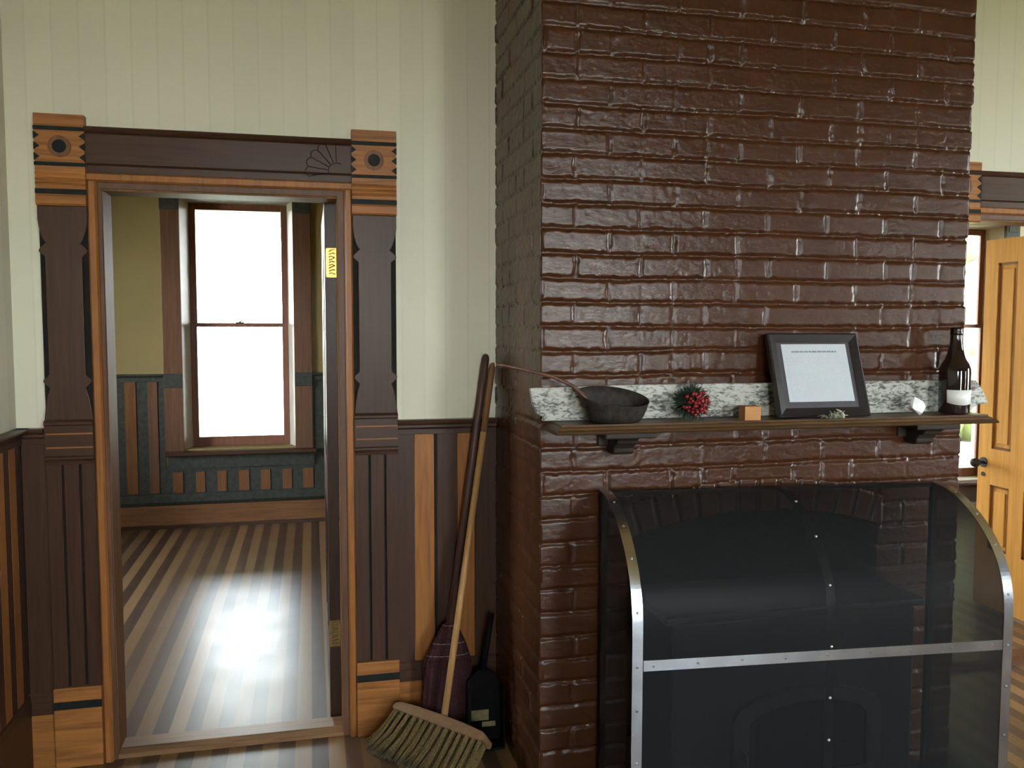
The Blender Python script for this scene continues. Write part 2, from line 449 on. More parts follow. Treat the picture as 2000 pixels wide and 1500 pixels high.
# ---------------------------------------------------------------- door surrounds
def casing_outline(x0, x1, zb, zt):
    """stop-chamfered board: wide ends, notch, bead, straight waist"""
    i = .020
    def side(s, e):
        d = 1 if s < e else -1
        return [(s, zt), (s, zt-.045), (s+d*.004, zt-.075), (s+d*.012, zt-.105), (s+d*i, zt-.122), (s+d*.024, zt-.124),
                (s+d*.014, zt-.132), (s+d*.004, zt-.142), (s, zt-.150), (s+d*.004, zt-.158), (s+d*.016, zt-.168), (s+d*.019, zt-.172),
                (s+d*.019, zb+.158), (s+d*.016, zb+.152), (s+d*.004, zb+.142), (s, zb+.134), (s+d*.004, zb+.126), (s+d*.014, zb+.116),
                (s+d*.020, zb+.110), (s+d*.012, zb+.085), (s+d*.005, zb+.045), (s, zb)]
    L = side(x0, x1); R = side(x1, x0)
    return L + list(reversed(R))

def corner_block(root, x0, x1, zt=2.248, zb=1.946):
    y = WY-.034
    bl = MB(); bl.box(x0, x1, y, WY, zb, zt, 0)
    bl.box(x0, x1, y-.002, y, zt-.041, zt, 0)
    o = bl.build('corner_block', M['oak_block'], root, bevel=.004)
    # three grooved ribs near the foot
    g = MB()
    for z in (zt-.198, zt-.214, zt-.229):
        g.prism([(y, z-.006), (y-.004, z), (y, z+.006)], 'x', x0, x1)
    g.prism([(y, zb+.036), (y-.006, zb+.030), (y-.006, zb+.006), (y, zb)], 'x', x0, x1)
    g.build('ribs', M['oak_block'], o)
    st = MB()
    for a, b_ in ((zt-.054, zt-.041), (zt-.171, zt-.159), (zb+.038, zb+.055)):
        st.box(x0-.001, x1+.001, y-.004, y, a, b_)
    st.build('black_stripe', M['black_paint'], o)
    dz = (.159-.054)/3
    th = MB()
    for k in range(3):
        z0 = zt-.054-dz*(k+.12); z1 = zt-.054-dz*(k+.88)
        for s, e in ((x0-.001, 1), (x1+.001, -1)):
            th.prism([(s, z0), (s+e*.018, (z0+z1)/2), (s, z1)], 'y', y-.0035, y)
    th.build('sawtooth_inlay', M['black_paint'], o)
    cx, cz = (x0+x1)/2, zt-.1065
    bu = MB(); n = 28
    for r0, r1, mi, d in ((.036, .030, 0, .003), (.030, .022, 1, .001), (.022, .004, 2, .004)):
        bu.disc((cx, y, cz), r0, 'y', d+.0005*mi, n, mi)
    bu.disc((cx, y, cz), .0045, 'y', .007, 12, 2)
    bu.build('bullseye', [M['redbrown'], M['walnut'], M['black_paint']], o)
    return o

def plinth(root, x0, x1):
    y = WY-.036
    o = MB().box(x0, x1, y, WY, 0, .286).build('plinth_block', M['oak_block'], root, bevel=.004)
    MB().box(x0-.001, x1+.001, y-.003, y, .212, .239).build('black_stripe', M['black_paint'], o)
    return o

def surround(name, d, ox0, ox1, carve=None, blocks=None):
    """d = opening; ox0/ox1 outer edges"""
    x0, x1, zt = d
    root = sroot(name, ((ox0+ox1)/2, WY, 0))
    li, ri = x0-.039, x1+.048          # inner edges of the casings
    for a, b_ in ((ox0, li), (ri, ox1)):
        # casing: dark ground, shaped front board, moulded dado block, grooved lower board
        y = WY
        c = MB(); c.box(a+.001, b_-.001, y-.014, y, .28, 1.95)
        c.build('casing_ground', M['deep'], root)
        f = MB(); f.prism(casing_outline(a, b_, 1.222, 1.946), 'y', y-.030, y-.014)
        f.build('shaped_board', M['walnut'], root, bevel=.003)
        cap = MB()
        cap.prism([(y, 1.223), (y-.034, 1.223), (y-.044, 1.216), (y-.044, 1.208), (y-.036, 1.203), (y-.036, 1.180), (y-.036, 1.131), (y-.034, 1.126), (y-.034, 1.100), (y-.040, 1.096), (y-.040, 1.089), (y-.034, 1.086), (y-.040, 1.080), (y-.038, 1.070), (y, 1.070)], 'x', a, b_, 0)
        cap.box(a+.004, b_-.001, y-.0375, y-.035, 1.1735, 1.1785, 1); cap.box(a+.004, b_-.001, y-.0375, y-.035, 1.1265, 1.131, 1)
        cap.build('dado_block', [M['walnut_x'], M['oak_x']], root)
        lo = MB(); w = b_-a
        xs = [a, a+w*.305, a+w*.365, a+w*.665, a+w*.725, b_]
        for i in range(5):
            lo.box(xs[i], xs[i+1], y-(.028 if i % 2 == 0 else .016), y, .286, 1.072, 0 if i % 2 == 0 else 1)
        lo.build('grooved_board', [M['walnut'], M['deep']], root)
        plinth(root, a-.002, b_)
        if not blocks: corner_block(root, a-.001, b_+.001)
    for a, b_, zb in blocks or []: corner_block(root, a, b_, zb=zb)
    # header between the blocks
    h = MB(); a, b_ = li, ri
    y = WY
    h.prism([(y, 2.212), (y-.040, 2.212), (y-.044, 2.206), (y-.036, 2.196), (y-.026, 2.190), (y-.026, 2.092), (y-.018, 2.086), (y-.018, 2.062), (y, 2.062)], 'x', a, b_)
    hd = h.build('header_board', M['walnut_x'], root, bevel=.001)
    if carve:
        cx, cz = carve; cv = MB()
        base = Vector((cx, 0, cz))
        yy = WY-.0262
        for k in range(5):
            w0 = math.radians(92+k*20); w1 = math.radians(92+(k+1)*20)
            p = []
            for t in range(9):
                w = w0+(w1-w0)*t/8; r = .098+.010*math.sin(math.pi*t/8)
                p.append((cx+r*math.cos(w)*1.02, yy, cz+r*math.sin(w)))
            cv.tube([(cx+.034*math.cos(w0), yy, cz+.034*math.sin(w0))]+p+[(cx+.034*math.cos(w1), yy, cz+.034*math.sin(w1))], .0014, 6)
        cv.tube([(cx+.030*math.cos(math.radians(q)), yy, cz+.030*math.sin(math.radians(q))) for q in range(60, 200, 10)], .0014, 6)
        cv.build('carved_flower', M['deep'], hd)
    # oak bead, dark stop and jamb lining round the opening
    e = MB()
    for (p, q, s) in ((li, li+.031, 1), (ri-.028, ri, -1)):
        e.prism([(p, WY), (p, WY-.018), (p+.006, WY-.026), (q-.006, WY-.026), (q, WY-.018), (q, WY)], 'z', 0, 2.0325)
    e.prism([(WY, 2.062), (WY-.018, 2.062), (WY-.026, 2.056), (WY-.026, 2.038), (WY-.018, 2.032), (WY, 2.032)], 'x', li, ri)
    e.build('oak_bead', M['oak'], root)
    s = MB()
    s.box(li+.0305, x0+.004, WY-.008, WY+.02, 0, 2.012); s.box(x1-.004, ri-.0275, WY-.008, WY+.02, 0, 2.012)
    s.box(li+.0305, ri-.0275, WY-.008, WY+.02, 2.0115, 2.0328)
    s.build('door_stop', M['brown'], root)
    j = MB()
    j.box(x0-.002, x0+.006, WY+.001, WB, 0, zt); j.box(x1-.006, x1+.002, WY+.001, WB, 0, zt); j.box(x0+.006, x1-.006, WY+.001, WB, zt-.007, zt+.002)
    j.build('jamb_lining', M['jambwood'], root)
    bk = MB()
    bk.box(x0-.12, x0-.004, WB, WB+.022, 0, 2.15); bk.box(x1+.004, x1+.12, WB, WB+.022, 0, 2.15); bk.box(x0-.12, x1+.12, WB, WB+.022, 2.03, 2.18)
    bk.build('back_casing', M['walnut'], root)
    return root
surround('trim_4', D1, -.884, .311, carve=(.100, 2.098))
surround('trim_5', D2, 2.535, 3.845, blocks=[(2.650, 2.812, 1.992), (3.688, 3.846, 1.946)])
struct('trim_6', MB().prism([(WY-.006, 0), (WY-.006, .016), (WY+.03, .024), (WB-.02, .024), (WB+.02, .004), (WB+.02, 0)], 'x', D1[0], D1[1]), M['thresh'])
struct('trim_7', MB().prism([(WY-.006, 0), (WY-.006, .016), (WY+.03, .024), (WB-.02, .024), (WB+.02, .004), (WB+.02, 0)], 'x', D2[0], D2[1]), M['thresh_shaded'])

# ---------------------------------------------------------------- doors (both swung into the rooms beyond)
def hinge(root, x0, x1, y, z0, z1, mat='brass'):
    h = MB(); h.box(x0, x1, y-.003, y, z0, z1)
    t = .004
    h.box(x0, x0+t, y-.005, y, z0, z1); h.box(x1-t, x1, y-.005, y, z0, z1)
    h.box(x0, x1, y-.005, y, z0, z0+t); h.box(x0, x1, y-.005, y, z1-t, z1)
    xm = (x0+x1)/2
    for k in range(9):     # cast leaf ornament
        z = z0+(z1-z0)*(.12+.095*k)
        h.tube([(xm-.011, y-.003, z), (xm-.003+.004*(k % 2), y-.006, z+.005), (xm+.011, y-.003, z-.002+.006*(k % 3))], .002, 6)
    return h.build('hinge', M[mat], root)

def leaf(name, x, y0, y1, panels, mat, groove, hinge_x=None):
    """door leaf standing along y at x..x+t; panels = [(ya, yb, za, zb)]"""
    t = .042
    root = sroot(name, (x, y0, 0))
    st = MB(); zt = 2.012; z0 = .012
    ys = sorted({y0, y1, *[p[0] for p in panels], *[p[1] for p in panels]})
    for i in range(len(ys)-1):
        a, b_ = ys[i], ys[i+1]; m = (a+b_)/2
        hs = sorted([p for p in panels if p[0] < m < p[1]], key=lambda p: p[2]); z = z0
        for p in hs:
            st.box(x, x+t, a, b_, z, p[2]); z = p[3]
        st.box(x, x+t, a, b_, z, zt)
    st.build('leaf', mat, root)
    for a, b_, c, d in panels:
        g = MB(); g.box(x+.012, x+t-.012, a, b_, c, d, 0)
        for s in (x+.0125, x+t-.0125):
            w = -.007 if s < x+t/2 else .007
            for q in ((a, a+.012, c, d), (b_-.012, b_, c, d), (a, b_, c, c+.012), (a, b_, d-.012, d)):
                g.box(min(s, s+w), max(s, s+w), *q, 1)
        f = g.build('panel', [mat, groove], root)
        r = MB()
        for s, w in ((x+.012, -.007), (x+t-.012, .007)):
            r.box(min(s, s+w), max(s, s+w), a+.028, b_-.028, c+.032, d-.032)
        r.build('raised_field', mat, f, bevel=.006)
    return root
dl = leaf('door_1', .056, WB+.004, WB+.784, [(3.46, 3.70, .26, .80), (3.78, 4.02, .26, .80), (3.46, 3.70, 1.0, 1.86), (3.78, 4.02, 1.0, 1.86)], M['walnut'], M['deep'])
hinge(dl, .060, .106, WB+.004, 1.728, 1.838); hinge(dl, .054, .100, WB+.004, .296, .400, 'brass_dull')
dr = leaf('door_2', 3.600, WY+.03, 4.022, [(3.34, 3.47, .33, .684), (3.575, 3.705, .33, .684), (3.80, 3.933, .33, .684),
                                        (3.34, 3.47, .882, 1.885), (3.575, 3.705, .882, 1.885), (3.80, 3.933, .882, 1.885)], M['golden_door'], M['golden_groove'])
kb = MB(); kb.tube([(3.60, 3.982, .80), (3.565, 3.982, .80)], .009, 10)
kb.lathe([(1e-4, -.026), (.016, -.022), (.026, -.008), (.027, .004), (.020, .018), (1e-4, .024)], (3.545, 3.982, .80), 16)
k = kb.build('knob', M['iron'], dr); k['label'] = 'dark round knob'
MB().disc((3.60, 3.982, .80), .028, 'x', .005, 20).disc((3.60, 3.982, .735), .012, 'x', .004, 14).build('escutcheon', M['iron'], dr)

# ---------------------------------------------------------------- windows
def window(name, cx, y, w, z0, z1, t, rz, meet=1.545, muntins=0, splay=.044, casing=True, stool=True):
    """local frame: x along the wall, +y outwards, origin on the inner wall face at floor level"""
    r = sroot(name, (cx, y, 0), rz)
    h = w/2; d = t*.5; s = splay
    f = MB()
    for a in (-1, 1):
        pts = [(a*h, 0), (a*(h-s), d), (a*(h-s), t), (a*(h+.0), t)]
        f.prism(pts, 'z', z0, z1)
    f.prism([(0, z1), (d, z1-.02), (t, z1-.02), (t, z1)], 'x', -h, h)
    f.build('frame', M['jamb'], r, local=True)
    hi = h-s
    def sash(nm, za, zb, ya, top, bot):
        q = MB(); sw = .048
        q.box(-hi, -hi+sw, ya, ya+.035, za, zb); q.box(hi-sw, hi, ya, ya+.035, za, zb)
        q.box(-hi+sw, hi-sw, ya, ya+.035, zb-top, zb); q.box(-hi+sw, hi-sw, ya, ya+.035, za, za+bot)
        for i in range(muntins):
            xm = -hi+sw+(2*hi-2*sw)*(i+1)/(muntins+1)
            q.box(xm-.011, xm+.011, ya+.006, ya+.029, za+bot, zb-top)
        o = q.build(nm, M['sash'], r, local=True, bevel=.004)
        g = MB(); g.box(-hi+sw, hi-sw, ya+.016, ya+.019, za+bot, zb-top)
        g.build('pane', M['glass'], o, local=True)
        return o
    up = sash('upper_sash', meet-.014, z1-.02, d+.042, .052, .030)
    lo = sash('lower_sash', z0, meet+.014, d+.002, .030, .075)
    lk = MB(); lk.box(-.03, .03, d-.004, d+.03, meet+.014, meet+.022); lk.tube([(-.004, d+.01, meet+.022), (.02, d-.006, meet+.034)], .005, 8)
    lk.build('sash_lock', M['iron'], lo, local=True)
    if casing:
        c = MB()
        for a in (-1, 1):
            x0, x1 = sorted((a*h, a*(h+.135)))
            c.box(x0, x1, -.024, 0, 1.175, z1-.09)
            c.box(x0, x1-.002, -.022, 0, z0-.03, 1.075)
        c.build('casing', M['brown'], r, local=True, bevel=.003)  # lighter than the walnut: lens flare is put into the colour
        cb = MB()
        for a in (-1, 1):
            x0, x1 = sorted((a*h, a*(h+.137)))
            cb = MB(); cb.box(x0, x1, -.032, 0, z1-.10, z1+.06); cb.box(x0+.02, x1-.02, -.036, -.032, z1-.06, z1+.02)
            cb.build('corner_block', M['teal'], r, local=True, bevel=.004)
            db = MB(); db.box(x0, x1, -.034, 0, 1.072, 1.178)
            db.build('dado_block', M['teal'], r, local=True, bevel=.004)
        hd = MB(); hd.box(-h, h, -.024, 0, z1-.004, z1+.12)
        hd.build('head_casing', M['walnut_x'], r, local=True, bevel=.003)
    if stool:
        st = MB(); st.box(-h-.14, h+.16, -.075, t*.5, z0-.045, z0-.012); st.build('stool', M['walnut_x'], r, local=True, bevel=.008)
        ap = MB(); ap.box(-h-.12, h+.14, -.022, 0, z0-.145, z0-.045); ap.build('apron', M['teal'], r, local=True)
    # portal that guides the daylight through this opening
    L = bpy.data.lights.new(name+'_daylight', 'AREA'); L.shape = 'RECTANGLE'; L.size = 2*hi; L.size_y = z1-z0-.02
    L.cycles.is_portal = True
    lo_ = bpy.data.objects.new('daylight_portal', L); COL.objects.link(lo_)
    lo_.parent = r; lo_.location = (0, t+.01, (z0+z1)/2); lo_.rotation_euler = (-math.pi/2, 0, 0)   # -Z looks into the room
    return r
window('window_1', (W1[0]+W1[1])/2, FY, W1[1]-W1[0], W1[2], W1[3], .24, 0)
window('window_2', (G1[0]+G1[1])/2, GY, G1[1]-G1[0], G1[2], G1[3], .24, 0)
window('window_3', (G2[0]+G2[1])/2, GY, G2[1]-G2[0], G2[2], G2[3], .24, 0)
for i, b_ in enumerate(BW):
    window('window_%d' % (4+i), (b_[0]+b_[1])/2, YB, b_[1]-b_[0], b_[2], b_[3], .2, math.pi, meet=1.75, muntins=1, casing=False)
window('window_7', XR, (RW[0][0]+RW[0][1])/2, RW[0][1]-RW[0][0], RW[0][2], RW[0][3], .2, -math.pi/2, meet=1.75, muntins=1, casing=False)

window('window_8', -3.4, (FW[0]+FW[1])/2, FW[1]-FW[0], FW[2], FW[3], .12, math.pi/2, meet=1.6, muntins=1, casing=False)
window('window_9', XR, (SR[0]+SR[1])/2, SR[1]-SR[0], SR[2], SR[3], .2, -math.pi/2, meet=1.6, muntins=1, casing=False)
# wainscot of the room beyond the left door
mb = MB(); y = FY
xs = -2.3; k = 0
def strip(x0, x1, z0, z1, s): mb.box(x0, x1, y-.014, y, z0, z1, s)
wl, wr = W1[0]-.137, W1[1]+.137
mb.box(-3.4, wl, y-.008, y, .19, 1.14, 0); mb.box(wr, PX, y-.008, y, .19, 1.14, 0); mb.box(wl, wr, y-.008, y, .19, .46, 0)
x = -1.358
while x > -3.3: strip(x, x+.078, .27, 1.118, 1); x -= .160
strip(-1.197, -1.129, .27, 1.118, 2)
for a, b_ in ((-1.034, -.960), (-.868, -.801), (-.711, -.644), (-.553, -.477), (-.392, -.320), (-.227, -.157), (-.071, .007)):
    strip(a, b_, .268, .425, 1)
x = .10
while x < PX-.1: strip(x, x+.075, .27, 1.118, 1); x += .160
for a, b_ in ((-3.4, wl), (wr, PX)):
    mb.prism([(y, 1.176), (y-.04, 1.176), (y-.044, 1.166), (y-.03, 1.155), (y-.02, 1.15), (y-.02, 1.118), (y, 1.118)], 'x', a, b_, 0)
mb.prism([(y, .262), (y-.02, .262), (y-.024, .255), (y-.024, .2), (y-.018, .19), (y, .165)], 'x', -3.4, PX, 0)
struct('trim_8', mb, [M['teal'], M['redbrown'], M['brown']], bevel=.0015)
struct('baseboard_far', MB().box(-3.4, PX, y-.022, y, .022, .172).prism([(y, .03), (y-.034, .024), (y-.036, 0), (y, 0)], 'x', -3.4, PX, 1), [M['oak_far'], M['walnut_x']])
mb = MB(); y = GY
mb.box(PX+.12, G2[0]-.14, y-.014, y, .16, 1.14, 0); mb.box(G2[1]+.14, G1[0]-.14, y-.014, y, .16, 1.14, 0); mb.box(G1[1]+.14, XR, y-.014, y, .16, 1.14, 0)
mb.box(PX+.12, XR, y-.024, y, 0, .16, 1)
struct('baseboard_far_right', mb, [M['walnut'], M['walnut_x']])

# ---------------------------------------------------------------- outdoors
struct('ground', MB().box(-60, 70, -60, 70, -.6, -.5), M['gravel'])
cp = MB(); cp.box(-3.6, 1.9, FYB, 11.7, 2.80, 2.90)
struct('porch_canopy', cp, M['canopy'])

random.seed(14); hg = MB()  # trees outside, made tall and dense to cut the glare on the floor
for i in range(260):
    x = random.uniform(7, 22); r = random.uniform(.6, 1.1)
    hg.ball((x, 13.2+random.uniform(-.8, .8)+.12*(x-6), random.uniform(0, 1)**1.3*5.2-.3), r, 10, 7)
tag(hg.build('treeline', M['leaf']), 'washed-out tall hedge outside, seen through the window beyond the right doorway', 'treeline', kind='stuff')

# ---------------------------------------------------------------- brick chimney breast
CX0, CX1, CY = .687, 2.207, 2.55
def vnoise(x, y, seed):
    xi = np.floor(x).astype(np.int64); yi = np.floor(y).astype(np.int64)
    fx = x-xi; fy = y-yi; fx = fx*fx*(3-2*fx); fy = fy*fy*(3-2*fy)
    def h(a, b):
        n = (a*374761393 + b*668265263 + seed*2147483647) & 0xffffffff
        n = ((n ^ (n >> 13))*1274126177) & 0xffffffff
        return ((n ^ (n >> 16)) & 0xffff)/65535.0
    return (h(xi, yi)*(1-fx)+h(xi+1, yi)*fx)*(1-fy)+(h(xi, yi+1)*(1-fx)+h(xi+1, yi+1)*fx)*fy
def hsh(a, b, seed):
    n = (a.astype(np.int64)*73856093 ^ b.astype(np.int64)*19349663 ^ seed*83492791) & 0xffffffff
    n = ((n ^ (n >> 13))*1274126177) & 0xffffffff
    return ((n ^ (n >> 16)) & 0xffff)/65535.0
def brick_height(u, z, parity, seed):
    """relief of painted brickwork, 0 at the brick face, negative in the joints"""
    C, Lb = .075, .2171
    zz = z-1.544 + (vnoise(u*4, z*9, seed+1)-.5)*.007
    row = np.floor(zz/C)
    full = (np.abs(row.astype(np.int64)) % 2 == parity)
    uu = u + np.where(full, 0, Lb/2) + (vnoise(u*9, z*13.3, seed+2)-.5)*.006
    uj = uu + (hsh(row, np.zeros_like(row), seed)-.5)*.014
    bi = np.floor(uj/Lb)
    # some bricks are split into two headers
    hd = hsh(row, bi, seed+5) < .14
    lu = uj-bi*Lb
    hb = np.where(hd, np.minimum(np.abs(lu-Lb/2), 1), 1.0)
    du = np.minimum(np.minimum(lu, Lb-lu), hb)
    lz = zz-row*C; dz = np.minimum(lz, C-lz)
    bid = hsh(row, bi, seed+9)
    wv = (vnoise(u*60, z*60, seed+3)-.5)*.006 + (vnoise(u*150, z*150, seed+4)-.5)*.004
    def ss(d, a, b):
        t = np.clip((d-a)/(b-a), 0, 1); return t*t*(3-2*t)
    thin = np.where(hsh(row, bi+7, seed+11) < .25, .0015, .0035)      # paint-filled joints
    eu = ss(du+wv, thin, .0095); ez = ss(dz+wv, .0022, .0100)
    e = np.minimum(eu, ez)
    depth = np.where(hsh(row, bi+3, seed+13) < .3, .0012, .0040)
    depth = np.where(ez < eu, .0068, depth)
    if seed == 8: depth = depth*.6
    base = (bid-.5)*.0035 + (hsh(row, bi, seed+15)-.5)*.03*(lz-C/2) + (hsh(row, bi, seed+16)-.5)*.012*(lu-Lb/2)
    rough = (vnoise(u*45+z*20, z*75, seed+6)-.5)*.0008 + (vnoise(u*110, z*190, seed+7)-.5)*.0004 - np.clip(vnoise(u*140, z*140, seed+17)-.80, 0, 1)*.008 + (vnoise(u*18, z*18, seed+8)-.5)*.0009
    return -(1-e)*depth + e*(base+rough) + (1-e)*(vnoise(u*90, z*60, seed+12)-.5)*.003

def chimney():
    st = .0048
    segs = [('L', WY-CY), ('F', CX1-CX0), ('R', WY-CY)]
    pos = []; nor = []; par = []
    nL = int((WY-CY)/.006); nF = int((CX1-CX0)/st); nR = int((WY-CY)/.012)
    for i in range(nL): d = (WY-CY+.02)*(1-i/nL); pos.append((CX0, CY+d)); nor.append((-1, 0)); par.append((1, d))
    for i in range(nF+1): pos.append((CX0+(CX1-CX0)*i/nF, CY)); nor.append((0, -1)); par.append((0, (CX1-CX0)*i/nF))
    for i in range(1, nR+1): d = (WY-CY)*i/nR; pos.append((CX1, CY+d)); nor.append((1, 0)); par.append((2, d))
    nor[nL] = (-.7, -.7); nor[nL+nF] = (.7, -.7)
    z = np.arange(0, H+.001, st)
    P = np.array(pos); Nn = np.array(nor); n = len(pos); k = len(z)
    face = np.array([p[0] for p in par]); uu = np.array([p[1] for p in par])
    Z = np.repeat(z[:, None], n, 1); U = np.repeat(uu[None, :], k, 0)
    hF = brick_height(U, Z, 1, 3); hL = brick_height(U, Z, 0, 8); hR = brick_height(U, Z, 0, 12)
    Fm = face[None, :]
    Hh = np.where(Fm == 0, hF, np.where(Fm == 1, hL, hR))
    X = P[None, :, 0] + Nn[None, :, 0]*Hh
    Y = P[None, :, 1] + Nn[None, :, 1]*Hh
    # firebox with a segmental arch
    ax0, ax1, sp, cr = .985, 1.882, .868, .940
    xm = (ax0+ax1)/2; hw = (ax1-ax0)/2; rise = cr-sp; R = (hw*hw+rise*rise)/(2*rise)
    arch = cr-R+np.sqrt(np.maximum(R*R-(X-xm)**2, 0))
    inside = (Fm == 0) & (X > ax0) & (X < ax1) & (Z < arch)
    # an arch of upright bricks over the opening
    rr = np.hypot(X-xm, Z-(cr-R)); ring = (Fm == 0) & (X > ax0-.02) & (X < ax1+.02) & (rr > R) & (rr < R+.105) & (Z > sp-.03)
    ang = np.arctan2(X-xm, Z-(cr-R))*R; la = np.abs(np.mod(ang, .07)-.035)
    gv = np.clip((.035-la-.002)/.007, 0, 1); gv = np.minimum(gv, np.clip((R+.105-rr)/.007, 0, 1))
    Y = np.where(ring, CY+(1-gv)*.007-.002*gv, Y)
    Y = np.where(inside, CY+.42, Y)
    v = np.stack([X, Y, Z], -1).reshape(-1, 3)
    idx = np.arange(n*k).reshape(k, n)
    q = np.stack([idx[:-1, :-1], idx[:-1, 1:], idx[1:, 1:], idx[1:, :-1]], -1).reshape(-1, 4)
    mi = inside.reshape(-1)[q].any(1).astype(np.int32)
    me = bpy.data.meshes.new('chimney_breast')
    me.vertices.add(len(v)); me.vertices.foreach_set('co', v.astype(np.float32).ravel())
    me.loops.add(q.size); me.loops.foreach_set('vertex_index', q.astype(np.int32).ravel())
    me.polygons.add(len(q)); me.polygons.foreach_set('loop_start', np.arange(0, q.size, 4, dtype=np.int32))
    me.materials.append(M['brick']); me.materials.append(M['soot'])
    me.update(calc_edges=True)
    me.polygons.foreach_set('material_index', mi)
    me.polygons.foreach_set('use_smooth', np.ones(len(q), dtype=bool))
    me.update()
    o = bpy.data.objects.new('chimney_breast', me); COL.objects.link(o)
    return tag(o, 'tall chimney breast of glossy brown painted brick with an arched fireplace', 'chimney', kind='structure')
chimney()
struct('hearth', MB().box(.60, 2.285, 1.95, CY-.012, 0, .022), M['hearth'], bevel=.004)

# ---------------------------------------------------------------- mantelpiece and what stands on it
ms = thing('mantel_shelf', 'long dark brown wooden mantel shelf on two brackets across the brick chimney', 'shelf', (1.45, CY, 1.23))
prof = [(0, 0), (-.160, 0), (-.166, .004), (-.160, .009), (-.150, .012), (-.146, .019), (-.140, .021), (-.138, .027), (0, .027)]
sh = MB()
# mitred moulding: front run and the two end returns share the profile
xa, xb = .697, 2.208
n = len(prof); vs = []
for px_, pz in prof:                       # wall-left, front-left, front-right, wall-right
    d = -px_; e = d-.138 if d > .138 else 0
    inn = max(0, .160-d) if d > 0 else .02
    inn = min(inn, .024)
    vs += [(xa+inn-.004, CY, 1.228+pz), (xa+inn-.004, CY-d, 1.228+pz), (xb-inn+.004, CY-d, 1.228+pz), (xb-inn+.004, CY, 1.228+pz)]
fs = []
for i in range(1, n-2):
    for j in range(3):
        a = i*4+j; fs.append((a, a+1, a+5, a+4))
t_ = (n-2)*4; fs.append((t_+3, t_+2, t_+1, t_)); fs.append((4, 5, 6, 7))
sh.add([(p[0], p[1], p[2]) for p in vs], [tuple(reversed(f)) for f in fs])
sh.build('shelf_board', M['mantel'], ms)
for cx in (.938, 2.015):
    b_ = MB(); b_.prism([(CY+.004, 1.228), (CY-.115, 1.228), (CY-.115, 1.206), (CY-.100, 1.200), (CY-.094, 1.188), (CY-.075, 1.183), (CY-.062, 1.170), (CY-.060, 1.156), (CY-.046, 1.149), (CY-.024, 1.149), (CY+.004, 1.152)], 'x', cx-.034, cx+.034)
    b_.prism([(CY+.004, 1.228), (CY-.125, 1.228), (CY-.125, 1.207), (CY+.004, 1.207)], 'x', cx-.082, cx+.082)
    b_.prism([(CY+.004, 1.208), (CY-.010, 1.208), (CY-.010, 1.172), (CY+.004, 1.172)], 'x', cx-.066, cx+.066)
    b_.build('bracket', M['bracket'], ms, bevel=.004)

SZ = 1.2555
pl = MB()
random.seed(3)
top = [(.645, 1.358), (.75, 1.360)] + [(x, 1.364+random.uniform(-.0015, .0015)) for x in np.linspace(.9, 2.1, 14)] + [(2.235, 1.362), (2.262, 1.330), (2.290, 1.282), (2.250, 1.278), (2.215, SZ+.001)]
bot = [(.685, SZ+.001), (.690, 1.268), (.668, 1.280), (.655, 1.308)]
pl.prism([(x, z) for x, z in top+bot], 'y', 2.520, 2.538)
tag(pl.build('plank', M['bark'], bevel=.003), 'long narrow white plank flecked with dark streaks leaning behind everything on the mantel', 'plank')

# iron dipper
dp = thing('iron_dipper', 'rusted iron dipper with a long thin handle at the left end of the mantel', 'dipper', (.895, 2.455, SZ))
bw = MB()
c = (.897, 2.452, SZ)
R0 = [(1e-4, .001), (.060, .001), (.078, .005), (.088, .024), (.098, .055), (.1035, .076), (.105, .079), (.1015, .079), (.096, .055), (.085, .024), (.074, .009), (1e-4, .006)]
bw.lathe(R0, c, 40, sx=1.0, sy=.62)
for i, p in enumerate(bw.v):       # pouring lip and a rim that dips to the right
    x, y_, z = p; t = (z-c[2])/.079
    if t > .2: bw.v[i] = (x - (.012*t if x < c[0]-.05 else 0), y_, z + t*.40*(y_-c[1]) - t*.10*(x-c[0]))
bw.build('bowl', M['iron'], dp)
hp = [(.800, 2.452, 1.326), (.789, 2.458, 1.343), (.766, 2.466, 1.366), (.735, 2.470, 1.381), (.705, 2.470, 1.394), (.672, 2.470, 1.403), (.61, 2.470, 1.418), (.545, 2.470, 1.432), (.530, 2.470, 1.434)]
hb = MB(); hb.tube(hp, [.0075, .007, .006, .0055, .005, .0048, .0046, .0045, .0045], 10)
hb.build('handle', M['rust'], dp)

# evergreen ball with berries
wr = thing('berry_ornament', 'small dark green evergreen ball studded with red berries on the mantel', 'ornament', (1.139, 2.452, SZ))
c = Vector((1.139, 2.447, SZ+.058)); nd = MB(); random.seed(5)
nd.ball(c, .036, 14, 10)
for i in range(900):
    d = Vector((random.gauss(0, 1), random.gauss(0, 1), random.gauss(0, 1))).normalized()
    r0 = .030; r1 = random.uniform(.048, .062)
    if c.z + d.z*r1 < SZ+.002: r1 = max(.03, (c.z-SZ-.002)/max(-d.z, .01))
    s = Vector((random.gauss(0, 1), random.gauss(0, 1), random.gauss(0, 1)))*.006
    a = c+d*r0; b2 = c+d*r1+s
    if b2.z < SZ+.001: b2.z = SZ+.001
    w = d.cross(Vector((random.random(), random.random(), random.random()))).normalized()*.0018
    nd.add([a-w, a+w, b2+w*.3, b2-w*.3], [(0, 1, 2, 3)])
nd.build('needles', M['needle'], wr)
random.seed(11); spots = []
tries = 0
